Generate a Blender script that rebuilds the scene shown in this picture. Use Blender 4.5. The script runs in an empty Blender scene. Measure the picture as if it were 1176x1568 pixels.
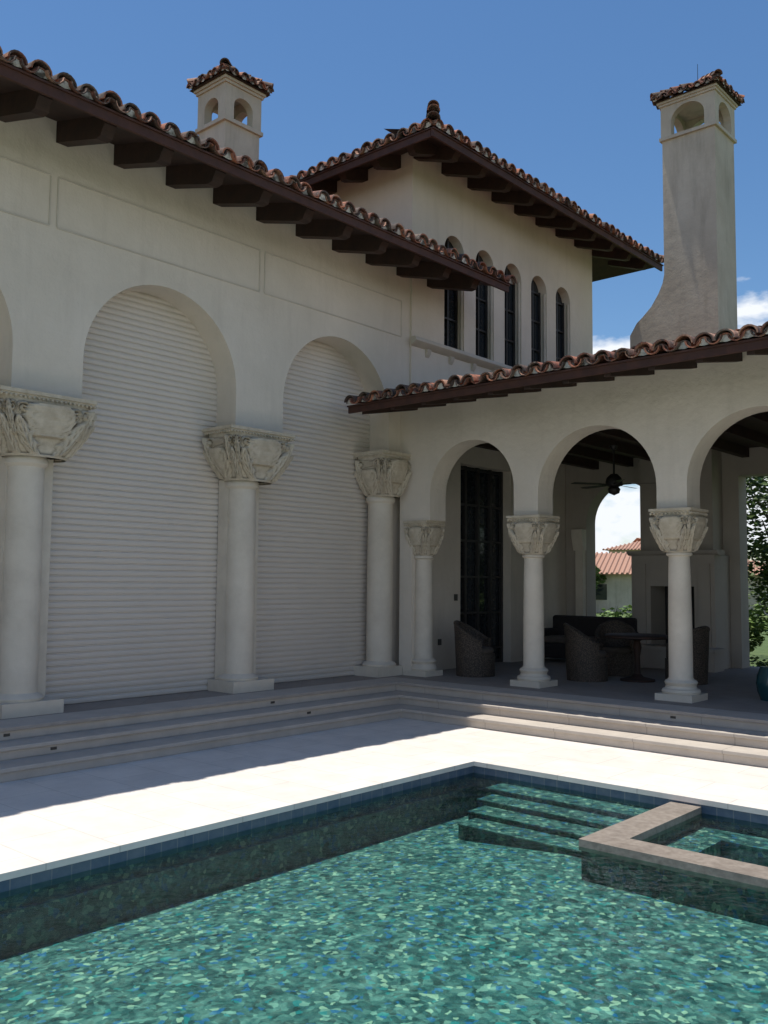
import bpy, bmesh, math, random
from mathutils import Vector, Matrix, noise
random.seed(7)
D=bpy.data; SC=bpy.context.scene
# ---------------------------------------------------------------- materials
def nmat(name):
    m=D.materials.new(name); m.use_nodes=True
    nt=m.node_tree; b=nt.nodes['Principled BSDF']; return m,nt,b
def L(nt,a,b): nt.links.new(a,b)
def ramp(nt,fac,stops,interp='LINEAR'):
    r=nt.nodes.new('ShaderNodeValToRGB'); r.color_ramp.interpolation=interp
    e=r.color_ramp.elements
    while len(e)>1: e.remove(e[-1])
    e[0].position=stops[0][0]; e[0].color=(*stops[0][1],1)
    for p,c in stops[1:]:
        x=e.new(p); x.color=(*c,1)
    L(nt,fac,r.inputs[0]); return r.outputs[0]
def mix(nt,fac,a,b,mode='MIX'):
    m=nt.nodes.new('ShaderNodeMix'); m.data_type='RGBA'; m.blend_type=mode
    for idx,v in ((0,fac),(6,a),(7,b)):
        if isinstance(v,bpy.types.NodeSocket): L(nt,v,m.inputs[idx])
        else: m.inputs[idx].default_value = v if idx==0 else (*v,1)
    return m.outputs[2]
def coord(nt,scale=(1,1,1)):
    tc=nt.nodes.new('ShaderNodeTexCoord'); mp=nt.nodes.new('ShaderNodeMapping')
    mp.inputs['Scale'].default_value=scale; L(nt,tc.outputs['Object'],mp.inputs[0]); return mp.outputs[0]
def noisen(nt,co,scale,detail=5,rough=.6):
    n=nt.nodes.new('ShaderNodeTexNoise'); n.inputs['Scale'].default_value=scale
    n.inputs['Detail'].default_value=min(detail,5); n.inputs['Roughness'].default_value=rough
    L(nt,co,n.inputs['Vector']); return n.outputs['Fac']
def bump(nt,h,b,strength=.3,dist=.01,prev=None):
    n=nt.nodes.new('ShaderNodeBump'); n.inputs['Strength'].default_value=strength; n.inputs['Distance'].default_value=dist
    L(nt,h,n.inputs['Height'])
    if prev: L(nt,prev,n.inputs['Normal'])
    if b: L(nt,n.outputs[0],b.inputs['Normal'])
    return n.outputs[0]
def mottled(name,c1,c2,scale=1.2,rough=.9,bs=.25,bscale=60,stain=None,streak=False,cav=None,smax=1.0,b2=.012):
    m,nt,b=nmat(name); co=coord(nt)
    f=noisen(nt,co,scale,5,.65)
    col=ramp(nt,f,[(.3,c1),(.7,c2)])
    if stain:
        co2=coord(nt,(2.5,2.5,.35) if streak else (1,1,1))
        g=noisen(nt,co2,1.3,5,.7)
        mask=ramp(nt,g,[(.5,(0,0,0)),(.78,(smax,)*3)])
        col=mix(nt,mask,col,stain)
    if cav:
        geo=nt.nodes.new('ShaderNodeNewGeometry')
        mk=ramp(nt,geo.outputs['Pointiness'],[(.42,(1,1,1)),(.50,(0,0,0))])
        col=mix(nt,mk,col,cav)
    L(nt,col,b.inputs['Base Color']); b.inputs['Roughness'].default_value=rough
    h=noisen(nt,co,bscale,3); n1=bump(nt,h,None,bs,.005)
    h2=noisen(nt,co,5,3); bump(nt,h2,b,bs*1.4,b2,n1)
    return m
M={}
M['stucco']=mottled('cream_stucco',(.60,.53,.44),(.68,.605,.515),.8,.9,.45,45,stain=(.52,.455,.38),streak=True,smax=.55,b2=.026)
M['stuccoi']=mottled('shaded_loggia_stucco',(.38,.33,.28),(.44,.385,.325),.8,.9,.4,45,stain=(.33,.29,.24),streak=True,smax=.55)  # darker copy of the stucco; the loggia's shade is put into its colour
M['stucco2']=mottled('chimney_stucco',(.45,.38,.29),(.60,.525,.42),.9,.92,.4,35,stain=(.33,.28,.215),streak=True,smax=.8,b2=.014)
M['stone']=mottled('cast_stone',(.57,.50,.41),(.68,.605,.50),2.0,.88,.4,80,stain=(.45,.39,.31),smax=.6)
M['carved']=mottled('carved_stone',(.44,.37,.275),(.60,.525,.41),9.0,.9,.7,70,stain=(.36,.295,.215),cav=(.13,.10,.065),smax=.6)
M['trim']=mottled('stone_trim',(.48,.43,.36),(.58,.52,.44),3,.9,.3,60)
M['shutter']=mottled('roll_shutter_paint',(.60,.535,.47),(.64,.57,.50),.6,.6,.05,30)
m,nt,b=nmat('dark_stained_wood'); co=coord(nt,(1,1,1)); f=noisen(nt,co,6,5,.7)
L(nt,ramp(nt,f,[(.3,(.020,.010,.007)),(.7,(.046,.020,.012))]),b.inputs['Base Color']); b.inputs['Roughness'].default_value=.75
bump(nt,noisen(nt,co,40),b,.3,.004); M['wood']=m
m,nt,b=nmat('redwood_fascia'); co=coord(nt,(1,1,1)); f=noisen(nt,co,6,5,.7)
L(nt,ramp(nt,f,[(.3,(.038,.014,.009)),(.7,(.08,.028,.016))]),b.inputs['Base Color']); b.inputs['Roughness'].default_value=.7
bump(nt,noisen(nt,co,40),b,.3,.004); M['fascia']=m
m,nt,b=nmat('clay_barrel_tile'); co=coord(nt)
geo=nt.nodes.new('ShaderNodeNewGeometry')
c=ramp(nt,geo.outputs['Random Per Island'],[(0,(.24,.085,.05)),(.2,(.42,.15,.08)),(.34,(.10,.06,.045)),(.52,(.40,.17,.09)),(.62,(.15,.08,.055)),(.8,(.48,.26,.17)),(.88,(.17,.12,.09))],'CONSTANT')
f=noisen(nt,co,7,5,.7)
c=mix(nt,ramp(nt,f,[(.45,(0,0,0)),(.62,(.88,.88,.88))]),c,(.055,.046,.04))
f2=noisen(nt,co,22,5,.7)
c=mix(nt,ramp(nt,f2,[(.58,(0,0,0)),(.7,(.75,.75,.75))]),c,(.45,.40,.33))
L(nt,c,b.inputs['Base Color']); b.inputs['Roughness'].default_value=.9
bump(nt,noisen(nt,co,30,5),b,.6,.01); M['tile']=m
m,nt,b=nmat('tile_mortar'); co=coord(nt)
L(nt,ramp(nt,noisen(nt,co,7,5),[(.38,(.10,.085,.07)),(.55,(.62,.57,.49))]),b.inputs['Base Color']); b.inputs['Roughness'].default_value=.95
bump(nt,noisen(nt,co,40),b,.6,.01); M['mortar']=m
def paving(name,c1,c2,mort,bw,bh,rot=0):
    m,nt,b=nmat(name); co=coord(nt)
    mp=nt.nodes.new('ShaderNodeMapping'); mp.inputs['Rotation'].default_value=(0,0,rot); L(nt,co,mp.inputs[0])
    br=nt.nodes.new('ShaderNodeTexBrick'); L(nt,mp.outputs[0],br.inputs['Vector'])
    br.inputs['Scale'].default_value=1; br.inputs['Brick Width'].default_value=bw; br.inputs['Row Height'].default_value=bh
    br.inputs['Mortar Size'].default_value=.006; br.inputs['Color1'].default_value=(*c1,1); br.inputs['Color2'].default_value=(*c2,1); br.inputs['Mortar'].default_value=(*mort,1)
    f=noisen(nt,co,3,5,.7)
    col=mix(nt,.55,br.outputs['Color'],ramp(nt,f,[(.25,tuple(x*.8 for x in c1)),(.75,tuple(min(1,x*1.1) for x in c2))]))
    L(nt,col,b.inputs['Base Color']); b.inputs['Roughness'].default_value=.75
    n1=bump(nt,noisen(nt,co,40),None,.2,.004)
    n2=nt.nodes.new('ShaderNodeBump'); n2.invert=True; n2.inputs['Strength'].default_value=.4; n2.inputs['Distance'].default_value=.004
    L(nt,br.outputs['Fac'],n2.inputs['Height']); L(nt,n1,n2.inputs['Normal']); L(nt,n2.outputs[0],b.inputs['Normal'])
    return m
M['deck']=paving('limestone_paving',(.67,.615,.56),(.75,.69,.63),(.42,.38,.34),.9,.6)
M['step']=paving('limestone_step',(.46,.405,.35),(.53,.47,.41),(.20,.17,.15),1.1,20)
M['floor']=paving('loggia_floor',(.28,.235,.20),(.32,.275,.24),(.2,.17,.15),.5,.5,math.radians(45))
m,nt,b=nmat('waterline_tile'); tc=nt.nodes.new('ShaderNodeTexCoord')
sx=nt.nodes.new('ShaderNodeSeparateXYZ'); L(nt,tc.outputs['Object'],sx.inputs[0])
ad=nt.nodes.new('ShaderNodeMath'); L(nt,sx.outputs[0],ad.inputs[0]); L(nt,sx.outputs[1],ad.inputs[1])
cb=nt.nodes.new('ShaderNodeCombineXYZ'); L(nt,ad.outputs[0],cb.inputs[0]); L(nt,sx.outputs[2],cb.inputs[1])
br=nt.nodes.new('ShaderNodeTexBrick'); L(nt,cb.outputs[0],br.inputs['Vector']); br.offset=0
br.inputs['Scale'].default_value=1; br.inputs['Brick Width'].default_value=.155; br.inputs['Row Height'].default_value=.155; br.inputs['Mortar Size'].default_value=.005
br.inputs['Color1'].default_value=(.05,.10,.17,1); br.inputs['Color2'].default_value=(.11,.15,.20,1); br.inputs['Mortar'].default_value=(.22,.23,.24,1)
c=mix(nt,.4,br.outputs['Color'],ramp(nt,noisen(nt,tc.outputs['Object'],9,5),[(.3,(.03,.06,.12)),(.7,(.17,.19,.22))]))
L(nt,c,b.inputs['Base Color']); b.inputs['Roughness'].default_value=.4; M['wtile']=m
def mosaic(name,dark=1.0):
    m,nt,b=nmat(name); tc=nt.nodes.new('ShaderNodeTexCoord'); co=tc.outputs['Object']
    wn=nt.nodes.new('ShaderNodeTexNoise'); wn.inputs['Scale'].default_value=6; wn.inputs['Detail'].default_value=3; L(nt,co,wn.inputs['Vector'])
    va=nt.nodes.new('ShaderNodeVectorMath'); va.operation='MULTIPLY_ADD'; L(nt,wn.outputs['Color'],va.inputs[0]); va.inputs[1].default_value=(.12,.12,.12); L(nt,co,va.inputs[2])
    vo=nt.nodes.new('ShaderNodeTexVoronoi'); vo.inputs['Scale'].default_value=27; L(nt,va.outputs[0],vo.inputs['Vector'])
    sp=nt.nodes.new('ShaderNodeSeparateColor'); L(nt,vo.outputs['Color'],sp.inputs[0])
    d=dark
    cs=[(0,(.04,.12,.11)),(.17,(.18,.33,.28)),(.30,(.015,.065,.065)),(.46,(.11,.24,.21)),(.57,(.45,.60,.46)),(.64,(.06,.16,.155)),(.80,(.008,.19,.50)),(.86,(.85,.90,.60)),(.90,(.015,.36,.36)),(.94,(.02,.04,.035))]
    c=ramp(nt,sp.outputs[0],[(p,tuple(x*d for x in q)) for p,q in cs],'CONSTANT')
    f=noisen(nt,va.outputs[0],8,4,.6)
    c=mix(nt,.42,c,ramp(nt,f,[(.38,(.02*d,.07*d,.07*d)),(.52,(.12*d,.22*d,.19*d)),(.62,(.36*d,.50*d,.41*d))]))  # tile tones; the bright patches also paint in the water's light sparkle
    L(nt,c,b.inputs['Base Color']); b.inputs['Roughness'].default_value=.5
    return m
M['mosaic']=mosaic('glass_mosaic',1.0)
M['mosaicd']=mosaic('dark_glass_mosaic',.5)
M['mosaicm']=mosaic('mid_glass_mosaic',.85)
M['spastone']=mottled('spa_stone',(.20,.165,.135),(.34,.29,.245),16,.45,.3,80,stain=(.15,.12,.10))
m,nt,b=nmat('pool_water'); nt.nodes.remove(b); out=nt.nodes['Material Output']
co=coord(nt)
h1=noisen(nt,co,3.2,2,.5); h2=noisen(nt,co,13,3,.55)
n1=nt.nodes.new('ShaderNodeBump'); n1.inputs['Strength'].default_value=1; n1.inputs['Distance'].default_value=.035; L(nt,h1,n1.inputs['Height'])
n2=nt.nodes.new('ShaderNodeBump'); n2.inputs['Strength'].default_value=1; n2.inputs['Distance'].default_value=.016; L(nt,h2,n2.inputs['Height']); L(nt,n1.outputs[0],n2.inputs['Normal'])
fr=nt.nodes.new('ShaderNodeFresnel'); fr.inputs['IOR'].default_value=1.38; L(nt,n2.outputs[0],fr.inputs['Normal'])
tr=nt.nodes.new('ShaderNodeBsdfTransparent'); tr.inputs[0].default_value=(.60,.80,.80,1)
gl=nt.nodes.new('ShaderNodeBsdfGlossy'); gl.inputs['Roughness'].default_value=.02; L(nt,n2.outputs[0],gl.inputs['Normal'])
ms=nt.nodes.new('ShaderNodeMixShader'); L(nt,fr.outputs[0],ms.inputs[0]); L(nt,tr.outputs[0],ms.inputs[1]); L(nt,gl.outputs[0],ms.inputs[2]); L(nt,ms.outputs[0],out.inputs[0]); M['water']=m
def plain(name,c,r=.6,metal=0,bs=0):
    m,nt,b=nmat(name); co=coord(nt)
    L(nt,ramp(nt,noisen(nt,co,12,5),[(.3,tuple(x*.8 for x in c)),(.7,tuple(min(1,x*1.15) for x in c))]),b.inputs['Base Color'])
    b.inputs['Roughness'].default_value=r; b.inputs['Metallic'].default_value=metal
    if bs: bump(nt,noisen(nt,co,50),b,bs,.005)
    return m
M['glass']=plain('dark_window_glass',(.02,.025,.03),.05)
M['frame']=plain('bronze_window_frame',(.03,.028,.028),.45)
M['iron']=plain('wrought_iron',(.02,.018,.017),.5,.3)
M['dark']=plain('dark_interior',(.02,.018,.017),.8)
M['cushion']=plain('taupe_cushion',(.10,.08,.065),.95,0,.3)
M['sofa']=plain('dark_sofa_fabric',(.025,.02,.02),.95,0,.3)
M['ceramic']=plain('teal_ceramic',(.015,.06,.07),.15)
M['plastic']=plain('dark_switch_plate',(.05,.045,.04),.4)
m,nt,b=nmat('woven_wicker'); co=coord(nt)
ck=nt.nodes.new('ShaderNodeTexVoronoi'); ck.inputs['Scale'].default_value=55; L(nt,co,ck.inputs['Vector'])
L(nt,ramp(nt,ck.outputs['Distance'],[(.1,(.16,.12,.09)),(.6,(.04,.03,.022))]),b.inputs['Base Color']); b.inputs['Roughness'].default_value=.7
bump(nt,ck.outputs['Distance'],b,.8,.01); M['wicker']=m
def leafm(name,c1,c2):
    m,nt,b=nmat(name); geo=nt.nodes.new('ShaderNodeNewGeometry')
    L(nt,ramp(nt,geo.outputs['Random Per Island'],[(0,c1),(1,c2)]),b.inputs['Base Color']); b.inputs['Roughness'].default_value=.6
    return m
M['leaf']=leafm('leaf_green',(.035,.075,.015),(.11,.17,.035))
M['leaf2']=leafm('palm_green',(.06,.13,.03),(.18,.27,.06))
M['bark']=plain('bark',(.13,.10,.08),.95,0,.6)
M['grass']=mottled('grass',(.05,.09,.02),(.10,.14,.04),3,.95,.6,60)
M['ntile']=plain('pale_roof_tile',(.42,.24,.17),.9)
# ---------------------------------------------------------------- mesh builder
class MB:
    def __init__(s): s.v=[]; s.f=[]
    def add(s,vs,fs):
        o=len(s.v); s.v+= [tuple(v) for v in vs]; s.f+=[tuple(i+o for i in f) for f in fs]
    def quad(s,a,b,c,d): s.add([a,b,c,d],[(0,1,2,3)])
    def box(s,x0,x1,y0,y1,z0,z1):
        s.add([(x0,y0,z0),(x1,y0,z0),(x1,y1,z0),(x0,y1,z0),(x0,y0,z1),(x1,y0,z1),(x1,y1,z1),(x0,y1,z1)],
          [(0,3,2,1),(4,5,6,7),(0,1,5,4),(1,2,6,5),(2,3,7,6),(3,0,4,7)])
    def prof(s,mp,pts,s0,s1):
        n=len(pts); a=[mp(s0,u,z) for u,z in pts]; b=[mp(s1,u,z) for u,z in pts]
        s.add(a+b,[tuple(range(n)),tuple(range(2*n-1,n-1,-1))]+[(i,i+n,(i+1)%n+n,(i+1)%n) for i in range(n)])
    def lathe(s,cx,cy,prof,seg=32,sx=1,sy=1,a0=0,a1=2*math.pi):
        full=abs(a1-a0-2*math.pi)<1e-6; k=seg if full else seg+1
        vs=[]
        for r,z in prof:
            for i in range(k):
                a=a0+(a1-a0)*i/seg; vs.append((cx+r*math.cos(a)*sx,cy+r*math.sin(a)*sy,z))
        fs=[]
        for j in range(len(prof)-1):
            for i in range(seg):
                i2=(i+1)%k; fs.append((j*k+i,j*k+i2,(j+1)*k+i2,(j+1)*k+i))
        s.add(vs,fs)
    def tube(s,p0,p1,r0,r1,seg=8):
        p0=Vector(p0);p1=Vector(p1);d=(p1-p0)
        if d.length<1e-6: return
        q=d.to_track_quat('Z','Y'); vs=[]
        for p,r in((p0,r0),(p1,r1)):
            for i in range(seg):
                a=2*math.pi*i/seg; vs.append(p+q@Vector((r*math.cos(a),r*math.sin(a),0)))
        s.add(vs,[(i,(i+1)%seg,(i+1)%seg+seg,i+seg) for i in range(seg)]+[tuple(range(seg)),tuple(range(2*seg-1,seg-1,-1))])
    def obj(s,name,mat,parent=None,smooth=False,ang=40,recalc=True):
        me=D.meshes.new(name); me.from_pydata(s.v,[],s.f)
        if recalc:
            bm=bmesh.new(); bm.from_mesh(me); bmesh.ops.recalc_face_normals(bm,faces=bm.faces); bm.to_mesh(me); bm.free()
        if smooth:
            for p in me.polygons: p.use_smooth=True
            me.set_sharp_from_angle(angle=math.radians(ang))
        me.materials.append(M[mat] if isinstance(mat,str) else mat)
        o=D.objects.new(name,me); SC.collection.objects.link(o)
        if parent: o.parent=parent
        return o
def empty(name,loc=(0,0,0)):
    e=D.objects.new(name,None); e.location=loc; SC.collection.objects.link(e); return e
def wall(mb,mp,s0,s1,z0,z1,d0,d1,ops,nseg=28):
    def slab(a,b,za,zb):
        for d in (d0,d1): mb.quad(mp(a,d,za),mp(b,d,zb),mp(b,d,z1),mp(a,d,z1))
    cur=s0
    for c,hw,zb,zs,rise in sorted(ops):
        if c-hw>cur: 
            slab(cur,c-hw,z0,z0); mb.quad(mp(cur,d0,z0),mp(c-hw,d0,z0),mp(c-hw,d1,z0),mp(cur,d1,z0))
        if zb>z0:
            for d in (d0,d1): mb.quad(mp(c-hw,d,z0),mp(c+hw,d,z0),mp(c+hw,d,zb),mp(c-hw,d,zb))
            mb.quad(mp(c-hw,d0,zb),mp(c+hw,d0,zb),mp(c+hw,d1,zb),mp(c-hw,d1,zb))
        if rise>0:
            pts=[(c-hw*math.cos(math.pi*i/nseg),zs+rise*math.sin(math.pi*i/nseg)) for i in range(nseg+1)]
        else: pts=[(c-hw,zs),(c+hw,zs)]
        for (a,za),(b,zb2) in zip(pts,pts[1:]):
            slab(a,b,za,zb2); mb.quad(mp(a,d0,za),mp(b,d0,zb2),mp(b,d1,zb2),mp(a,d1,za))
        for x in (c-hw,c+hw): mb.quad(mp(x,d0,zb),mp(x,d1,zb),mp(x,d1,zs),mp(x,d0,zs))
        cur=c+hw
    if cur<s1: 
        slab(cur,s1,z0,z0); mb.quad(mp(cur,d0,z0),mp(s1,d0,z0),mp(s1,d1,z0),mp(cur,d1,z0))
    mb.quad(mp(s0,d0,z1),mp(s1,d0,z1),mp(s1,d1,z1),mp(s0,d1,z1))
    for x in(s0,s1): mb.quad(mp(x,d0,z0),mp(x,d1,z0),mp(x,d1,z1),mp(x,d0,z1))
XL=-.75; YF=.92
mL=lambda s,u,z:(XL+u,s,z)
mF=lambda s,u,z:(s,YF-u,z)
villa=empty('mediterranean_villa')
# ---------------------------------------------------------------- roofs
def tiles(mp,s0,s1,u0,z0,slope,maxu,T,Mo,sp=.28,r=.122,Lc=.38,panrows=2,jit=.018):
    n=int(round((s1-s0)/sp)); sp=(s1-s0)/n; cs,sn=math.cos(slope),math.sin(slope)
    def shell(s,k0,k1,ra,rb,la,lb,th,flip=1,seg=8):
        vs=[]
        for (k,rr,l) in ((k0,ra,la),(k1,rb,lb)):
            for q in (rr,rr-th):
                for i in range(seg+1):
                    a=math.pi*i/seg
                    ds=-q*math.cos(a); h=q*math.sin(a)*flip+l
                    vs.append(mp(s+ds,u0-k*cs, z0+k*sn+h))
        m=seg+1; fs=[]
        for i in range(seg):
            fs.append((i,i+1,2*m+i+1,2*m+i))
            fs.append((m+i,m+i+1,i+1,i))
            fs.append((m+i,3*m+i,3*m+i+1,m+i+1))
        fs+=[(0,2*m,3*m,m),(seg,m+seg,3*m+seg,2*m+seg)]
        T.add(vs,fs)
    for i in range(n+1):
        s=s0+i*sp
        mu=maxu(s)
        if mu<=.05: continue
        k=0; j=0; js=random.uniform(-jit,jit)
        while k*cs<mu and j<60:
            off=random.uniform(-.045,.03) if j==0 else random.uniform(-.012,.012)
            ks=k+off; ke=min(k+Lc+.06,mu/cs+.02)
            if ke-ks<.05: break
            dr=random.uniform(-.010,.006); lz=random.uniform(-.008,.024)
            shell(s+js+random.uniform(-jit,jit)*.6,ks,ke,r+dr,r-.018+dr,.035+lz,.015,.019,seg=8 if j<3 else 5)
            if j==0 :
                shell(s+js,ks+.035,ks+.3,r-.024,r-.034,.01,.005,.016)
                if random.random()<.85:
                    q=r-.042; kk=ks+random.uniform(.038,.055)
                    vs=[mp(s+js,u0-kk*cs,z0+kk*sn-.005)]+[mp(s+js-q*math.cos(math.pi*a/8),u0-kk*cs,z0+kk*sn+q*math.sin(math.pi*a/8)+.008) for a in range(9)]
                    Mo.add(vs,[(0,a+1,a+2) for a in range(8)])
            k+=Lc; j+=1
        if i<n:
            k=0
            for j in range(panrows):
                if k*cs>=mu: break
                shell(s+sp/2+js,k-.02+random.uniform(-.02,.02),min(k+Lc+.05,mu/cs),r*.85,r*.75,.09,.085,.014,flip=-1,seg=6)
                k+=Lc
def eavewood(W,FA,mp,s0,s1,uw,ue,ze,slope,raf_sp,raf_w,raf_d,phase=0,tail=.16,fascia=.13,shaped=True):
    t=math.tan(slope)
    zf=lambda u: ze+(ue-u)*t
    FA.prof(mp,[(ue,ze+.02),(ue-.04,ze+.02),(ue-.04,ze-fascia),(ue,ze-fascia)],s0,s1)
    FA.prof(mp,[(ue+.025,ze+.045),(ue-.16,ze+.045),(ue-.16,ze+.022),(ue+.025,ze+.022)],s0-.01,s1+.01)
    s=s0+phase
    while s<s1-.02:
        a=ue-.06; b=ue-tail
        pts=[(uw,zf(uw)-.002),(b+.02,zf(b+.02)-.002),(b+.02,zf(b)-raf_d*.35),(b-.03,zf(b)-raf_d*.55),(b-.06,zf(b)-raf_d*.8),(b-.16,zf(b-.16)-raf_d),(uw,zf(uw)-raf_d)] if shaped else \
            [(uw,zf(uw)-.002),(a,zf(a)-.002),(a,zf(a)-raf_d),(uw,zf(uw)-raf_d)]
        W.prof(mp,pts,s-raf_w/2,s+raf_w/2)
        s+=raf_sp
T=MB(); Mo=MB(); W=MB(); RD=MB(); FA=MB()
SL=math.radians(15); UE=1.25; ZE=6.93
zl=lambda u: ZE+(UE-u)*math.tan(SL)
Y1=2.45
def mxL(s): return 6.6 if s<1.0 else 1.2
tiles(mL,-13.9,Y1,UE+.05,ZE+.06,SL,mxL,T,Mo)
eavewood(W,FA,mL,-14,Y1,-.05,UE,ZE,SL,.81,.16,.27,phase=.28,tail=.16,fascia=.09)
for (a,b,umin) in ((-14,1.1,-5.3),(1.1,Y1,.02)):
    RD.prof(mL,[(UE-.02,ZE+.005),(UE-.02,ZE+.03),(umin,zl(umin)+.03),(umin,zl(umin)+.005)],a,b)
SG=math.radians(11); UG=1.38; ZG=4.42
zg=lambda u: ZG+(UG-u)*math.tan(SG)
tiles(mF,XL+.12,12.0,UG+.05,ZG+.06,SG,lambda s:7.2,T,Mo,sp=.27)
eavewood(W,FA,mF,XL+.05,12.1,-.02,UG,ZG,SG,.62,.09,.13,phase=.3,tail=.1,fascia=.08,shaped=False)
RD.prof(mF,[(UG-.02,ZG+.005),(UG-.02,ZG+.03),(-5.9,zg(-5.9)+.03),(-5.9,zg(-5.9)+.005)],XL+.05,12.1)
TX=-.71; TY=1.16; TX0=-6.2; TY1=7.75; OV=1.1; ZT=9.12; ST=math.radians(19)
mTx=lambda s,u,z:(TX+u,s,z)
mTy=lambda s,u,z:(s,TY-u,z)
mTx2=lambda s,u,z:(TX0-u,s,z)
ex0,ex1,ey0,ey1=TX0-OV,TX+OV,TY-OV+.3,TY1+OV+.30
OVy=OV-.3
half=min(ex1-ex0,ey1-ey0)/2
def hipmx(a,b): return lambda s: min(s-a,b-s,half)
tiles(mTx,ey0+.1,ey1-.1,OV+.05,ZT+.06,ST,hipmx(ey0,ey1),T,Mo)
tiles(mTy,ex0+.1,ex1-.1,OVy+.05,ZT+.06,ST,hipmx(ex0,ex1),T,Mo)
tiles(mTx2,ey0+.1,ey1-.1,OV+.05,ZT+.06,ST,hipmx(ey0,ey1),T,Mo)
eavewood(W,FA,mTx,ey0,ey1,-.02,OV,ZT,ST,.82,.15,.24,phase=.9,tail=.16,fascia=.10)
eavewood(W,FA,mTy,ex0,ex1-.05,-.02,OVy,ZT,ST,.82,.15,.24,phase=.5,tail=.16,fascia=.10)
rz=ZT+.03+half*math.tan(ST)
cxm=(ex0+ex1)/2
A=(cxm,ey0+half,rz);B=(cxm,ey1-half,rz)
c00,c10,c11,c01=(ex0,ey0,ZT+.03),(ex1,ey0,ZT+.03),(ex1,ey1,ZT+.03),(ex0,ey1,ZT+.03)
RD.add([c00,c10,c11,c01,A,B],[(0,1,4),(1,2,5,4),(2,3,5),(3,0,4,5)])
SO=MB()
def sof(mp,s0,s1,uw,ue,ze,sl,eps=.0):
    t=math.tan(sl); SO.quad(mp(s0,ue,ze+eps),mp(s1,ue,ze+eps),mp(s1,uw,ze+(ue-uw)*t+eps),mp(s0,uw,ze+(ue-uw)*t+eps))
sof(mTx,ey0,ey1,0,OV,ZT,ST); sof(mTy,ex0,ex1,0,OVy,ZT,ST,.003)
def hip(p0,p1,r=.12,L0=.4):
    p0=Vector(p0);p1=Vector(p1);d=(p1-p0);n=int(d.length/L0);d.normalize()
    side=d.cross(Vector((0,0,1))).normalized(); up=side.cross(d)
    for j in range(n):
        a=p0+d*(j*L0); b=p0+d*(j*L0+L0+.06); vs=[]
        for p,rr,l in((a,r,.05),(b,r-.02,.03)):
            for q in(rr,rr-.018):
                for i in range(9):
                    t=math.pi*i/8; vs.append(p+side*(-q*math.cos(t))+up*(q*math.sin(t)+l))
        fs=[]
        for i in range(8): fs+=[(i,i+1,18+i+1,18+i),(9+i,9+i+1,i+1,i),(9+i,27+i,27+i+1,9+i+1)]
        T.add(vs,fs)
e=.06
hip((c10[0]+e,c10[1]-e,ZT+.1),A)
hip((c10[0]+e+.02,c10[1]-e-.02,ZT+.22),Vector((c10[0]-.3,c10[1]+.3,ZT+.22+.1)),r=.11)
hip((c10[0]+e,c10[1]-e,ZT+.31),Vector((c10[0]-.25,c10[1]+.25,ZT+.31+.1)),r=.10)
hip((c11[0]+e,c11[1]+e,ZT+.1),B)
# ---------------------------------------------------------------- walls
ST_=MB()
ZC=3.8
ops=[(c,1.23,ZC,4.35,1.23) for c in (-10.76,-7.38,-4.0,-.62)]
wall(ST_,mL,-14,TY+.02,ZC,zl(0),0,-.5,ops)
ST_.box(XL-.5,XL,-14,-12.45,0,ZC-.001)
ST_.quad((XL-.5,-14,0),(-6,-14,0),(-6,-14,8.6),(XL-.5,-14,7.4))
ST_.quad((-6,-14,0),(-6,9,0),(-6,9,8.6),(-6,-14,8.6))
CX=[-.3,1.83,4.21,6.59,8.97,11.35]
ZS=2.96; ZC2=2.64
ops=[]
for a,b in zip(CX,CX[1:]):
    a2=a+.22; b2=b-.22; c=(a2+b2)/2; hw=(b2-a2)/2; ops.append((c,hw,ZC2,ZS+(.97-hw),hw))
wall(ST_,mF,XL+.002,12,ZC2,zg(0),0,-.44,ops)
ST_.box(XL+.003,-.47,YF+.003,YF+.437,0,ZC2-.001)
ST_.box(XL-.45,XL-.2,.72,YF+.3,0,ZC)
tw=[(2.42+i*1.0,.31,5.98,7.86,.31) for i in range(5)]
wall(ST_,mTx,TY,TY1,zg(-.4)-.3,ZT+OV*math.tan(ST),0,-.3,tw,16)
wall(ST_,mTy,TX0,TX-.001,3.0,ZT+OVy*math.tan(ST)-.02,-.001,-.3,[],16)
ST_.quad((TX0,TY1,0),(TX,TY1,0),(TX,TY1,9.4),(TX0,TY1,9.4))
YB=6.55
wall(ST_,mL,YF+.441,YB,0,4.25,-.01,-.4,[(3.55,.85,0,3.85,0)])
ST_.obj('stucco_walls','stucco',villa)
SI=MB()
mB=lambda s,u,z:(s,YB+u,z)
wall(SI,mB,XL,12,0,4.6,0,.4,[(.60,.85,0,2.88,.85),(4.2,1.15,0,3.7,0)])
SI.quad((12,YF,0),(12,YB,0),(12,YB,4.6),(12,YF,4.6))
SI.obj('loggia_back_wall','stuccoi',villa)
P=MB()
def strip_h(y0,y1,z,w=.018,d=.012): P.box(XL,XL+d,y0,y1,z-w/2,z+w/2)
for y0,y1 in((-12.4,-9.13),(-9.03,-5.75),(-5.65,-2.37),(-2.27,.92)):
    strip_h(y0,y1,5.92); strip_h(y0,y1,6.56)
    for y in (y0,y1): P.box(XL,XL+.012,y-.009,y+.009,5.932,6.548)
P.obj('frieze_panel_mouldings','trim',villa)
S=MB()
S.prof(mTx,[(0,5.96),(.10,5.96),(.12,5.93),(.12,5.89),(.07,5.84),(0,5.80)],TY-.02,TY1+.02)
for i in range(9): S.prof(mTx,[(0,5.80),(.07,5.80),(.05,5.72),(0,5.66)],1.55+i*.7,1.65+i*.7)
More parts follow.
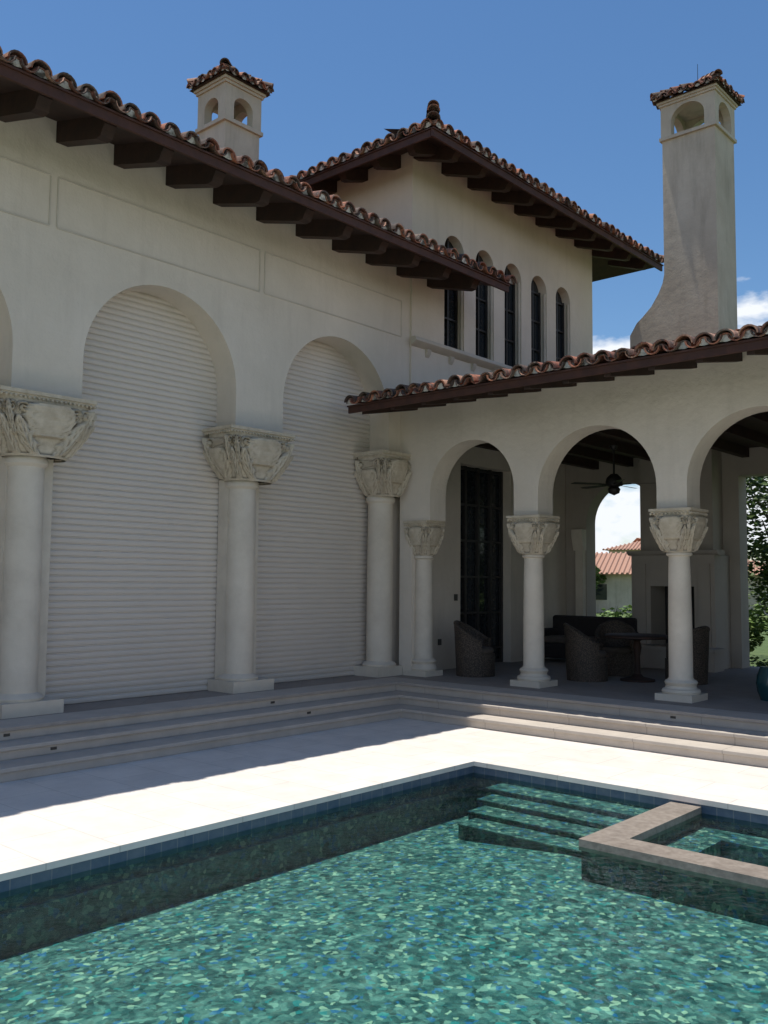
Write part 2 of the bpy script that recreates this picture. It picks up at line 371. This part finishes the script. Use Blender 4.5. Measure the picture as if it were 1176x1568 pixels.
for (c,hw,zb,zs,ri) in tw:
    for sg in(-1,1):
        S.lathe(TX-.06,c+sg*(hw+.0),[(.03,zb),(.03,zs)],10)
S.obj('tower_sill_course','trim',villa,True)
G=MB();F=MB()
for (c,hw,zb,zs,ri) in tw:
    G.quad((TX-.2,c-hw,zb),(TX-.2,c+hw,zb),(TX-.2,c+hw,zs+ri),(TX-.2,c-hw,zs+ri))
    for y in (c-hw+.02,c+hw-.02,c): F.box(TX-.19,TX-.15,y-.018,y+.018,zb,zs+(ri if y==c else .05))
    for z in (zb+.03,zb+.62,zb+1.25,zs): F.box(TX-.187,TX-.153,c-hw,c+hw,z-.015,z+.015)
F.box(XL-.3,XL-.22,2.7,4.4,0,.06)
for y in(2.73,3.13,3.55,3.97,4.37): F.box(XL-.26,XL-.2,y-.035,y+.035,0,3.85)
for z in(.3,1.0,1.7,2.4,3.1,3.8): F.box(XL-.255,XL-.205,2.7,4.4,z-.02,z+.02)
G.quad((XL-.27,2.7,0),(XL-.27,4.4,0),(XL-.27,4.4,3.85),(XL-.27,2.7,3.85))
G.obj('window_glass','glass',villa); F.obj('window_and_door_frames','frame',villa)
SH=MB(); z=.0; pitch=.082; xs=XL-.45
prof=[]
while z<5.7:
    prof+=[(xs-.012,z),(xs+.006,z+.010),(xs+.012,z+pitch*.5),(xs+.006,z+pitch-.016),(xs-.012,z+pitch-.008)]
    z+=pitch
vs=[(x,-13,zz) for x,zz in prof]+[(x,YF-.01,zz) for x,zz in prof]
n=len(prof); SH.add(vs,[(i,i+1,n+i+1,n+i) for i in range(n-1)])
SH.obj('roll_down_shutters','shutter',villa)
# ---------------------------------------------------------------- capitals
def sgnpow(v,p): return math.copysign(abs(v)**p,v)
def capital(hx,hy,rx,ry,h,NL,aba=.07,na=220,nh=56,amp=.03):
    mb=MB(); vs=[]
    H=h-aba; cellw=2*(hx+hy)*2*.8/NL/2; asp=H/cellw
    for j in range(nh+1):
        t=j/nh; k=math.sin(min(1,t*1.15)*math.pi/2)**.95; n=2+5*k
        ax=rx+(hx*.95-rx)*k; ay=ry+(hy*.95-ry)*k
        for i in range(na):
            a=2*math.pi*(i+.5)/na; cx,cy=math.cos(a),math.sin(a)
            px=ax*sgnpow(cx,2/n); py=ay*sgnpow(cy,2/n)
            d=0
            for (h0,h1,off,w0) in ((.03,.66,0,.86),(.34,.90,.5,.74)):
                if h0<=t<=h1:
                    y=(t-h0)/(h1-h0); fx=((i/na*NL+off)%1)*2-1
                    w=w0*math.sin(math.pi*(.2+.76*y))**.7
                    w*=1-.2*abs(math.sin(y*11))
                    if w>0.02 and abs(fx)<w:
                        q=abs(fx)/w
                        leaf=(.60+.75*y**2)*(1-q**6)
                        leaf-= .30*max(0,math.cos((q*2.2-y*4.2)*2*math.pi))*(.4+.6*q)
                        leaf+= .30*max(0,1-q*6)
                        d=max(d,leaf)
            fx=((i/na*NL)%1)*2-1
            for cxs in(-.5,.5):
                dx=fx-cxs; dy=(t-.80)*asp; rr=math.hypot(dx,dy)
                if rr<.5 and d<.5:
                    an=math.atan2(dy,dx*(1 if cxs>0 else -1))
                    d=max(d,.95*(.5+.5*math.cos(rr*20-an))*(1-(rr/.5)**6))
            if t>.94: d*= .3
            if t<.04: d=.5
            d*=amp*1.35
            vs.append((px+cx*d,py+cy*d,t*H))
    fs=[(j*na+i,j*na+(i+1)%na,(j+1)*na+(i+1)%na,(j+1)*na+i) for j in range(nh) for i in range(na)]
    mb.add(vs,fs)
    mb.box(-hx,hx,-hy,hy,H,H+aba*.35); mb.box(-hx-.02,hx+.02,-hy-.02,hy+.02,H+aba*.35+.001,h)
    def bead(x,y):
        mb.lathe(x,y,[(.001,H-.03),(.014,H-.022),(.019,H-.008),(.014,H+.006),(.001,H+.012)],6)
    st=.055
    k=int(2*hx/st)
    for i in range(k+1):
        x=-hx+2*hx*i/k
        bead(x,-hy);bead(x,hy)
    k=int(2*hy/st)
    for i in range(1,k):
        y=-hy+2*hy*i/k
        bead(-hx,y);bead(hx,y)
    return mb
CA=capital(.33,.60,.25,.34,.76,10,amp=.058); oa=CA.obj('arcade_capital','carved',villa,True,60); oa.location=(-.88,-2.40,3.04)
def inst(o,name,loc,sc=(1,1,1)):
    n=D.objects.new(name,o.data); n.location=loc; n.scale=sc; n.parent=villa; SC.collection.objects.link(n)
for y in(-5.76,-9.10): inst(oa,'arcade_capital',(-.88,y,3.04))
inst(oa,'arcade_capital',(-.86,.60,3.04),(1,.66,1))
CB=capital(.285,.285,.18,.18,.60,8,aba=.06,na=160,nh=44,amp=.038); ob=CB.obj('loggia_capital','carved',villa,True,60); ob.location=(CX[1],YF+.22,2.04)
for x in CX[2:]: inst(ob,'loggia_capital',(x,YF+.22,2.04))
inst(ob,'loggia_capital',(-.38,YF+.22,2.04),(.85,.85,1))
C=MB()
def lcol(x,y,k=1):
    C.box(x-.265*k,x+.265*k,y-.265*k,y+.265*k,0,.09)
    r=.158
    C.lathe(x,y,[(.0,.09),(.25*k,.09),(.262*k,.12),(.25*k,.15),(.215,.165),(.20,.20),(.215,.225),(.225,.245),(.205,.27),(.18,.28),(r+.004,.31),(r+.003,1.0),(r-.006,1.7),(r-.015,1.98),(r+.0,1.985),(r+.02,2.0),(r+.02,2.02),(r,2.06),(0,2.06)],40)
for x in CX[1:]: lcol(x,YF+.22)
lcol(-.38,YF+.22,.9)
def acol(y,pier=True):
    x=-.95
    if pier:
        C.box(-1.185,-.60,y-.34,y+.42,0,.16)
        C.box(-1.18,-.97,y-.22,y+.38,.16,3.07)
    else: C.box(x-.25,x+.3,y-.33,y+.31,0,.16)
    r=.222
    C.lathe(x+.03,y,[(0,.16),(.29,.16),(.30,.19),(.27,.22),(.24,.235),(r,.25),(r,1.2),(r-.006,2.2),(r-.012,2.93),(r+.0,2.94),(r+.03,2.97),(r+.03,3.01),(r+.01,3.065),(0,3.065)],44)
for y in(-9.18,-5.84,-2.49): acol(y)
acol(.60,False)
C.obj('stone_columns','stone',villa,True,35)
# ---------------------------------------------------------------- chimneys
def hipmx2(a,b,hf): return lambda s: max(.12,min(s-a,b-s,hf))
def chimney(x0,x1,y0,y1,zb,zs,ze,name,flare=None,par=villa):
    ch=MB(); ch.box(x0,x1,y0,y1,zb,zs)
    if flare:
        fx,fz0,fz1=flare
        pts=[(x0+.01,fz0-3),(x0-fx,fz0-3),(x0-fx,fz0),(x0-fx*.8,fz0+(fz1-fz0)*.22),(x0-fx*.62,fz0+(fz1-fz0)*.32),(x0-fx*.38,fz0+(fz1-fz0)*.48),(x0-fx*.17,fz0+(fz1-fz0)*.7),(x0-fx*.05,fz0+(fz1-fz0)*.88),(x0+.01,fz1+.1)]
        ch.prof(lambda s,u,z:(u,s,z),pts,y0+.003,y1-.003)
    m=.05
    ch.box(x0-m,x1+m,y0-m,y1+m,zs,zs+.07)
    a=.02; w=.16; X0,X1,Y0_,Y1_=x0-a,x1+a,y0-a,y1+a
    zz=zs+.07; H=ze-zz; hwx=(X1-X0)/2-.2; hwy=(Y1_-Y0_)/2-.2
    mk=lambda Y,sg:(lambda s,d,z:(s,Y+sg*d,z))
    mk2=lambda X,sg:(lambda s,d,z:(X+sg*d,s,z))
    cx=(X0+X1)/2;cy=(Y0_+Y1_)/2
    hh=min(hwx,.36);hv=min(hwy,.36); zsp=zz+H*.45
    for Y,sg in((Y0_,1),(Y1_,-1)): wall(ch,mk(Y,sg),X0,X1,zz,ze,0,w,[(cx,hh,zz+.01,zsp,hh*.85)],14)
    for X,sg in((X0,1),(X1,-1)): wall(ch,mk2(X,sg),Y0_+.001,Y1_-.001,zz,ze-.002,0.001,w,[(cy,hv,zz+.01,zsp,hv*.85)],14)
    ch.box(X0-.03,X1+.03,Y0_-.03,Y1_+.03,ze,ze+.05); ch.box(X0-.06,X1+.06,Y0_-.06,Y1_+.06,ze+.051,ze+.10)
    ch.obj(name,'stucco2',par)
    o=.12; ax0,ax1,ay0,ay1=X0-o,X1+o,Y0_-o,Y1_+o; zr=ze+.12; sl=math.radians(25)
    hx=(ax1-ax0)/2; hy=(ay1-ay0)/2; hf=min(hx,hy)
    pr=dict(sp=.2,r=.09,Lc=.3,panrows=1,jit=.012)
    tiles(lambda s,u,z:(s,ay0-u,z),ax0+.05,ax1-.05,.02,zr,sl,hipmx2(ax0,ax1,hf),T,Mo,**pr)
    tiles(lambda s,u,z:(s,ay1+u,z),ax0+.05,ax1-.05,.02,zr,sl,hipmx2(ax0,ax1,hf),T,Mo,**pr)
    tiles(lambda s,u,z:(ax1+u,s,z),ay0+.05,ay1-.05,.02,zr,sl,hipmx2(ay0,ay1,hf),T,Mo,**pr)
    tiles(lambda s,u,z:(ax0-u,s,z),ay0+.05,ay1-.05,.02,zr,sl,hipmx2(ay0,ay1,hf),T,Mo,**pr)
    RD.add([(ax0,ay0,zr-.02),(ax1,ay0,zr-.02),(ax1,ay1,zr-.02),(ax0,ay1,zr-.02),(cx,cy,zr+hf*math.tan(sl))],[(0,1,4),(1,2,4),(2,3,4),(3,0,4),(0,3,2,1)])
    for q in((ax0,ay0),(ax1,ay0),(ax1,ay1),(ax0,ay1)): hip((q[0],q[1],zr+.06),(cx,cy,zr+.08+hf*math.tan(sl)),r=.095,L0=.22)
    zt=zr+hf*math.tan(sl)
    T.lathe(cx,cy,[(.14,zt-.02),(.13,zt+.08),(.06,zt+.12),(0,zt+.13)],12)
    return zt+.13
zt=chimney(1.42,2.56,6.96,8.0,3.0,11.05,11.80,'loggia_chimney',flare=(.8,6.95,8.1))
RDm=MB(); RDm.tube((2.0,7.5,zt-.05),(2.0,7.5,zt+.45),.008,.005,6); RDm.obj('lightning_rod','iron',villa)
zt2=chimney(-3.78,-3.02,-1.30,-.50,7.5,9.78,10.48,'wing_chimney')
T.obj('clay_roof_tiles','tile',villa,True,50,recalc=False); Mo.obj('roof_tile_mortar','mortar',villa)
W.obj('eave_rafters','wood',villa); RD.obj('roof_deck','wood',villa); SO.obj('tower_soffit','wood',villa); FA.obj('eave_fascia','fascia',villa)
# ---------------------------------------------------------------- loggia interior
CE=MB(); CE.box(XL,12,YF+.45,YB,4.22,4.26)
for i in range(16): CE.box(.0+i*.8-.07,.0+i*.8+.07,YF+.45,YB,4.04,4.219)
CE.obj('timber_ceiling','wood',villa)
fp=empty('fireplace')
FB=MB(); x0,x1=1.17,2.85; yf=YB-.75
FB.box(x0,x0+.40,yf,YB,0,2.15); FB.box(x1-.40,x1,yf,YB,0,2.15); FB.box(x0+.40,x1-.40,yf+.002,YB,1.55,2.149)
FB.box(x0+.08,x1-.12,yf+.25,YB,2.24,4.2)
FB.prof(lambda s,u,z:(s,yf-u,z),[(-.3,2.15),(.0,2.15),(.06,2.18),(.10,2.24),(-.3,2.24)],x0-.06,x1+.08)
FB.box(x0-.10,x1+.15,yf-.45,yf-.001,0,.35); FB.box(x0-.13,x1+.18,yf-.5,yf-.001,.351,.42)
FB.box(x0+.08,x0+.31,yf-.04,yf,.42,1.98);FB.box(x1-.31,x1-.08,yf-.04,yf,.42,1.98)
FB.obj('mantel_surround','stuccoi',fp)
FD=MB(); FD.box(x0+.402,x1-.402,YB-.1,YB-.02,.35,1.55); FD.obj('firebox','dark',fp)
PC=MB(); PC.box(-.45,-.27,YB-.12,YB,0,2.3); PC.prof(lambda s,u,z:(s,YB-u,z),[(0,2.3),(.12,2.3),(.2,2.6),(.2,2.75),(0,2.75)],-.5,-.25); PC.obj('back_pilaster','stone',villa)
def chair(x,y,rot,name='wicker_armchair'):
    e=empty(name,(x,y,.001)); e.rotation_euler=(0,0,rot)
    mb=MB(); seg=36; vs=[]
    for side,(dr) in ((0,0),(1,-.05)):
        for j in range(7):
            t=j/6
            for i in range(seg+1):
                a=math.radians(-215+250*i/seg)
                back=max(0,math.cos((i/seg-.5)*math.pi))
                h=.60+.30*back**1.6
                r=.33+dr+.045*t*back
                vs.append((r*math.cos(a),r*math.sin(a),t*h))
    k=seg+1;n=7*k; fs=[]
    for s in(0,1):
        for j in range(6):
            for i in range(seg): fs.append((s*n+j*k+i,s*n+j*k+i+1,s*n+(j+1)*k+i+1,s*n+(j+1)*k+i))
    for i in range(seg): fs.append((6*k+i,6*k+i+1,n+6*k+i+1,n+6*k+i))
    for j in range(6): fs+= [(j*k,(j+1)*k,n+(j+1)*k,n+j*k),(j*k+seg,(j+1)*k+seg,n+(j+1)*k+seg,n+j*k+seg)]
    mb.add(vs,fs)
    mb.lathe(0,.02,[(0,.0),(.31,.0),(.31,.38),(0,.38)],28)
    for i in range(seg):
        def pt(i):
            a=math.radians(-215+250*i/seg); back=max(0,math.cos((i/seg-.5)*math.pi)); r=.305+.045*back
            return (r*math.cos(a),r*math.sin(a),.60+.30*back**1.6)
        mb.tube(pt(i),pt(i+1),.034,.034,8)
    mb.obj('woven_body','wicker',e,True,50)
    cu=MB(); cu.lathe(0,.03,[(0,.38),(.26,.38),(.285,.41),(.285,.45),(.26,.48),(0,.49)],28); cu.obj('seat_cushion','cushion',e,True,50)
    return e
chair(.28,1.75,math.radians(-70)); chair(2.0,2.5,math.radians(-60)); chair(3.35,3.3,math.radians(80)); chair(1.9,3.7,math.radians(-150))
te=empty('round_table',(2.65,3.0,0)); tm=MB(); tm.lathe(0,0,[(0,.70),(.5,.70),(.53,.715),(.53,.74),(.5,.755),(0,.755)],40)
tm.lathe(0,0,[(.28,0),(.28,.03),(.10,.07),(.05,.12),(.045,.4),(.07,.55),(.05,.65),(.12,.70),(0,.70)],24); tm.obj('pedestal_and_top','wood',te,True,40)
so=empty('outdoor_sofa',(.35,5.45,0)); sm=MB(); sm.box(-.95,.95,-.4,.4,.08,.38); sm.box(-.95,.95,.25,.45,.381,.92); sm.box(-.98,-.8,-.42,.40,.06,.66); sm.box(.8,.98,-.42,.40,.06,.66)
o=sm.obj('sofa_frame','sofa',so); bv=o.modifiers.new('b','BEVEL'); bv.width=.05; bv.segments=3
sm=MB()
for i in range(3): sm.box(-.78+i*.525,-.27+i*.525,-.38,.24,.385,.52)
o=sm.obj('seat_cushions','cushion',so); bv=o.modifiers.new('b','BEVEL'); bv.width=.04; bv.segments=3
fe=empty('ceiling_fan',(1.95,3.6,.1)); fm=MB()
fm.tube((0,0,3.94),(0,0,3.42),.018,.018,10); fm.lathe(0,0,[(0,3.94),(.08,3.94),(.05,3.87),(0,3.85)],16)
fm.lathe(0,0,[(0,3.44),(.06,3.43),(.13,3.36),(.15,3.28),(.13,3.22),(.08,3.2),(.11,3.16),(.09,3.09),(0,3.05)],24)
for i in range(5):
    a=math.radians(18+72*i); c_,s_=math.cos(a),math.sin(a)
    def q(r,w,z): return (r*c_-w*s_,r*s_+w*c_,z)
    fm.add([q(.12,-.02,3.23),q(.28,-.06,3.235),q(.78,-.075,3.235),q(.82,0,3.24),q(.78,.075,3.255),q(.28,.06,3.255),q(.12,.02,3.235)],[(0,1,2,3,4,5,6)])
    fm.tube(q(.1,0,3.24),q(.3,0,3.25),.012,.012,6)
fm.obj('motor_rod_blades','iron',fe,True,40)
sw=MB(); sw.box(XL-.009,XL+.02,2.5,2.58,1.25,1.37); sw.box(XL-.009,XL+.015,2.02,2.1,.45,.56); sw.obj('wall_switch_plate','plastic',None)
gs=empty('ceramic_garden_stool',(5.15,2.0,0)); gm=MB(); gm.lathe(0,0,[(0,0),(.16,0),(.165,.03),(.2,.12),(.215,.23),(.2,.34),(.165,.43),(.155,.46),(0,.465)],32); gm.obj('glazed_body','ceramic',gs,True,60)
# ---------------------------------------------------------------- terrace, steps
te2=empty('terrace')
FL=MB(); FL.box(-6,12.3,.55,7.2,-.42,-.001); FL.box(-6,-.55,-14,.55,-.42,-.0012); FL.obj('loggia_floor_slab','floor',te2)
STP=MB(); R=.14; TR=.36
def Lp(o,i,z0,z1):
    pts=[(o,-14),(o,-o),(12.3,-o),(12.3,-i),(i,-i),(i,-14)]
    v=[(x,y,z0) for x,y in pts]+[(x,y,z1) for x,y in pts]
    STP.add(v,[(0,1,4,5),(1,2,3,4),(6,11,10,7),(7,10,9,8)]+[(a,(a+1)%6,(a+1)%6+6,a+6) for a in range(6)])
for i in range(3):
    e0=i*TR; zt1=-i*R; k=.045
    inn=-.55 if i==0 else e0-TR-.06
    Lp(e0,inn,zt1-k,zt1)
    Lp(e0-.03,inn+.001,zt1-R,zt1-k-.001)
o=STP.obj('stone_steps','step',te2); bv=o.modifiers.new('b','BEVEL'); bv.width=.008; bv.segments=2; bv.limit_method='ANGLE'
SLt=MB()
for y in(-6.4,-2.6):
    for lv in(0,1):
        x=lv*TR-.03
        SLt.box(x,x+.006,y+lv*.35-.035,y+lv*.35+.035,-lv*R-.10,-lv*R-.07)
SLt.box(4.55,4.62,.024,.03,-.10,-.07)
SLt.obj('step_light','plastic',te2)
DK=MB(); ZD=-.42; PX0,PX1,PY0,PY1=3.42,12.5,-9.7,-2.64
def slab(x0,x1,y0,y1): DK.box(x0,x1,y0,y1,ZD-.05,ZD)
slab(.3,PX0,-16,.2); slab(PX0,PX1,PY1,.2); slab(PX0,PX1,-16,PY0); slab(PX1,16,-16,.2)
DK.obj('pool_deck','deck',te2)
# ---------------------------------------------------------------- pool
pool=empty('swimming_pool'); ZW=ZD-.13; ZB=ZW-.42; ZB2=ZW-.27
PW=MB(); o=.015
def ring(x0,x1,y0,y1,z0,z1,mb):
    mb.quad((x0,y0,z0),(x0,y1,z0),(x0,y1,z1),(x0,y0,z1)); mb.quad((x1,y0,z0),(x1,y1,z0),(x1,y1,z1),(x1,y0,z1))
    mb.quad((x0,y0,z0),(x1,y0,z0),(x1,y0,z1),(x0,y0,z1)); mb.quad((x0,y1,z0),(x1,y1,z0),(x1,y1,z1),(x0,y1,z1))
ring(PX0-o,PX1+o,PY0-o,PY1+o,ZW-.04,ZD-.03,PW); PW.obj('waterline_tile_band','wtile',pool)
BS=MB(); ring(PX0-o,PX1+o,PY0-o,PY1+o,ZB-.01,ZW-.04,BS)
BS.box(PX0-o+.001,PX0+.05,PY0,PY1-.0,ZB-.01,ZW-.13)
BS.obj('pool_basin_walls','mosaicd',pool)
BF=MB(); xm=5.3
BF.quad((PX0-o,PY0-o,ZB),(xm,PY0-o,ZB2),(xm,PY1+o,ZB2),(PX0-o,PY1+o,ZB)); BF.quad((xm,PY0-o,ZB2),(PX1+o,PY0-o,ZB2),(PX1+o,PY1+o,ZB2),(xm,PY1+o,ZB2)); BF.obj('pool_floor','mosaic',pool)
PSt=MB(); PSr=MB(); TD=.30
for i in range(4):
    a,b_=PY1-TD*(i+1),PY1+o-.002-(0 if i==0 else TD*i+o); zt3=ZW-.055-.052*i; xs0=PX0+.38+.10*i
    PSt.box(xs0,5.72,a-.015,b_,zt3-.012,zt3); PSr.box(xs0+.005,5.715,a,b_,ZB+.001,zt3-.013)
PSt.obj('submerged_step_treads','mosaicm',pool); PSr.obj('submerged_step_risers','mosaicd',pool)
WA=MB(); WA.quad((PX0-o,PY0-o,ZW),(PX1+o,PY0-o,ZW),(PX1+o,PY1+o,ZW),(PX0-o,PY1+o,ZW)); WA.obj('pool_water','water',pool)
sx0,sx1,sy0,sy1=5.75,9.0,-4.40,PY1; zt_=ZD-.07
for (mb_,za,zb_,g,nm,mt) in ((MB(),ZW-.03,zt_,0,'spa_coping','spastone'),(MB(),ZB2+.003,ZW-.031,.015,'spa_walls','mosaicd')):
    mb_.box(sx0+g,sx0+.30-g,sy0+g,sy1-.002,za,zb_); mb_.box(sx1-.30+g,sx1-g,sy0+g,sy1-.002,za,zb_); mb_.box(sx0+.30-g,sx1-.30+g,sy0+g,sy0+.30-g,za,zb_-.0005)
    mb_.obj(nm,mt,pool)
SB=MB(); SB.box(sx0+.30,sx0+.62,sy0+.3,sy1-.003,ZB2+.003,ZW-.12); SB.box(sx0+.62,sx1-.3,sy0+.3,sy0+.62,ZB2+.003,ZW-.121); SB.box(sx0+.62,sx1-.3,sy1-.35,sy1-.003,ZB2+.003,ZW-.119); SB.obj('spa_bench','mosaicm',pool)
# ---------------------------------------------------------------- ground
GR=MB(); g=3000; a0,a1,b0,b1=-6.2,16,-16,7.2; z=-.47
for q in(((-g,-g),(g,-g),(g,b0),(-g,b0)),((-g,b1),(g,b1),(g,g),(-g,g)),((-g,b0),(a0,b0),(a0,b1),(-g,b1)),((a1,b0),(g,b0),(g,b1),(a1,b1))):
    GR.quad(*[(x,y,z) for x,y in q])
GR.obj('ground','grass')
def leaves(mb,c,rad,n,size,clumps=12,seed=0):
    rnd=random.Random(seed); cl=[]
    for i in range(clumps):
        while True:
            p=Vector((rnd.uniform(-1,1),rnd.uniform(-1,1),rnd.uniform(-1,1)))
            if p.length<1: break
        cl.append((Vector((p.x*rad[0],p.y*rad[1],p.z*rad[2])),rnd.uniform(.28,.5)*min(rad)))
    for i in range(n):
        cc,cr=rnd.choice(cl); d=Vector((rnd.gauss(0,1),rnd.gauss(0,1),rnd.gauss(0,1))).normalized()*cr*rnd.uniform(.6,1.08)
        p=Vector(c)+cc+d; q=Matrix.Rotation(rnd.uniform(0,6.28),3,'Z')@Matrix.Rotation(rnd.uniform(0,3.1),3,'X')
        s=size*rnd.uniform(.6,1.3)
        mb.add([p+q@Vector(v) for v in((-s*.5,0,0),(0,-s*.28,s*.05),(s*.5,0,0),(0,s*.28,s*.05))],[(0,1,2,3)])
def tree(x,y,h,rad,n,seed,name='shade_tree',lm='leaf',size=.16):
    e=empty(name,(x,y,-.47)); t=MB(); rnd=random.Random(seed)
    t.tube((0,0,0),(.1,.05,h*.45),.16,.11,10)
    for i in range(8):
        a=rnd.uniform(0,6.28); z0=h*rnd.uniform(.2,.45); r=rad[0]*rnd.uniform(.4,.9)
        m_=(r*.5*math.cos(a),r*.5*math.sin(a),z0+h*.15); t.tube((.05,.03,z0),m_,.07,.045,7); t.tube(m_,(r*math.cos(a),r*math.sin(a),z0+h*.35),.045,.015,6)
    t.obj('trunk_and_limbs','bark',e,True)
    l=MB(); leaves(l,(0,0,h*.62),rad,n,size,26,seed); l.obj('crown',lm,e,recalc=False)
tree(2.6,11.6,5.8,(1.9,1.9,2.6),9000,1); tree(5.5,13,6.0,(2.4,2.4,2.7),9000,2); tree(2.2,16,5.6,(2.4,2.4,2.6),7000,5)
tree(-22.6,46,3.9,(1.6,1.6,1.2),2500,9,size=.3)
tree(-16.2,31,2.9,(1.2,1.2,.9),2500,12,size=.2)
sh=empty('shrub_hedge',(0,0,0)); sl=MB()
for i in range(6): leaves(sl,(-8+i*1.3,14.5+.5*math.sin(i*2),.28),(1.0,.7,.85),1300,.16,9,20+i)
for i in range(6): leaves(sl,(.6+i*1.1,9.4+.5*math.sin(i*2),.30),(.9,.7,.95),1300,.14,10,40+i)
sl.obj('shrub_foliage','leaf2',sh,recalc=False)
pl=empty('agave_plant',(-2.9,11.9,-.47)); pm=MB()
for j in range(3):
    for i in range(70):
        a=random.uniform(0,6.28); el=random.uniform(.4,1.4); Ln=random.uniform(1.1,1.75); ox,oy=j*1.0-.9,j*.35
        d=Vector((math.cos(a)*math.cos(el),math.sin(a)*math.cos(el),math.sin(el))); sd=Vector((-math.sin(a),math.cos(a),0))*.03
        b0_=Vector((ox,oy,.1)); mid=b0_+d*Ln*.6; tip=b0_+d*Ln-Vector((0,0,.15*Ln))
        pm.add([b0_-sd,b0_+sd,mid+sd,tip,mid-sd],[(0,1,2,3,4)])
pm.obj('blades','leaf2',pl,recalc=False)
def nhouse(x,y,w,d,ze,zr,rot):
    e=empty('tile_roofed_house',(x,y,-.47)); e.rotation_euler=(0,0,rot)
    b=MB(); b.box(-w/2,w/2,-d/2,d/2,0,ze); b.obj('walls','stucco2',e)
    r=MB(); o=.6
    r.add([(-w/2-o,-d/2-o,ze),(w/2+o,-d/2-o,ze),(w/2+o,d/2+o,ze),(-w/2-o,d/2+o,ze),(-w/2+d/2,0,zr),(w/2-d/2,0,zr)],[(0,1,5,4),(1,2,5),(2,3,4,5),(3,0,4),(0,3,2,1)])
    n=int((w+2*o)/.35)
    for i in range(n):
        xx=-w/2-o+(i+.5)*.35; f=min(1,(xx+w/2+o)/(d/2+o),(w/2+o-xx)/(d/2+o)) 
        r.tube((xx,-d/2-o,ze+.03),(xx,-(d/2+o)*(1-f),ze+(zr-ze)*f+.03),.1,.09,6)
    r.obj('hip_roof',M['ntile'],e)
    wn=MB()
    for i in range(4): wn.box(-w/2+1.2+i*2.6,-w/2+2.2+i*2.6,-d/2-.03,-d/2-.005,.9,2.0)
    wn.obj('windows','glass',e)
nhouse(-22,52,22,9,2.7,4.3,math.radians(20)); nhouse(-33,78,6,8,5.4,6.8,math.radians(15))
# ---------------------------------------------------------------- camera, light, world
cam=D.cameras.new('camera'); co=D.objects.new('camera',cam); SC.collection.objects.link(co); SC.camera=co
cam.sensor_fit='VERTICAL'; cam.sensor_height=36; cam.lens=1409/1568*36; cam.clip_end=8000
YAW=math.radians(41.5); PITCH=math.radians(4.3); ROLL=math.radians(.5)
co.matrix_world=Matrix.Translation((9.65,-11.25,1.6))@Matrix.Rotation(YAW,4,'Z')@Matrix.Rotation(math.pi/2+PITCH,4,'X')@Matrix.Rotation(ROLL,4,'Z')
dv=Vector((1.4,.36,-7.6)).normalized()
su=D.lights.new('sun','SUN'); su.energy=5.0; su.angle=math.radians(.5); su.color=(1,.96,.88)
so_=D.objects.new('sun',su); SC.collection.objects.link(so_); so_.rotation_euler=dv.to_track_quat('-Z','Y').to_euler()
el=math.asin(-dv.z); az=math.atan2(-dv.x,-dv.y)
w=D.worlds.new('World'); SC.world=w; w.use_nodes=True; nt=w.node_tree; bg=nt.nodes['Background']
sky=nt.nodes.new('ShaderNodeTexSky'); sky.sky_type='NISHITA'; sky.sun_disc=False; sky.sun_elevation=el; sky.sun_rotation=az%(2*math.pi)
sky.air_density=1.0; sky.dust_density=.3; sky.ozone_density=2.0
hs=nt.nodes.new('ShaderNodeHueSaturation'); hs.inputs['Saturation'].default_value=1.2; L(nt,sky.outputs[0],hs.inputs['Color'])
tc=nt.nodes.new('ShaderNodeTexCoord'); mp=nt.nodes.new('ShaderNodeMapping'); mp.inputs['Scale'].default_value=(3,3,6.5); mp.inputs['Location'].default_value=(.3,.1,.2)
L(nt,tc.outputs['Generated'],mp.inputs[0]); f=noisen(nt,mp.outputs[0],1.6,5,.55)
f5=noisen(nt,mp.outputs[0],6.0,5,.6)
ad=nt.nodes.new('ShaderNodeMath'); ad.operation='MULTIPLY_ADD'; L(nt,f5,ad.inputs[0]); ad.inputs[1].default_value=.30; L(nt,f,ad.inputs[2])
sx=nt.nodes.new('ShaderNodeSeparateXYZ'); L(nt,tc.outputs['Generated'],sx.inputs[0])
mr=nt.nodes.new('ShaderNodeMapRange'); L(nt,sx.outputs[2],mr.inputs[0]); mr.inputs[1].default_value=.25; mr.inputs[2].default_value=.35; mr.inputs[3].default_value=0; mr.inputs[4].default_value=.3
sb=nt.nodes.new('ShaderNodeMath'); sb.operation='SUBTRACT'; L(nt,ad.outputs[0],sb.inputs[0]); L(nt,mr.outputs[0],sb.inputs[1])
mask=ramp(nt,sb.outputs[0],[(.555,(0,0,0)),(.66,(1,1,1))])
L(nt,mix(nt,mask,hs.outputs[0],(7.6,7.9,8.3)),bg.inputs[0]); bg.inputs[1].default_value=.125
SC.view_settings.view_transform='Standard'; SC.view_settings.look='None'; SC.view_settings.exposure=0
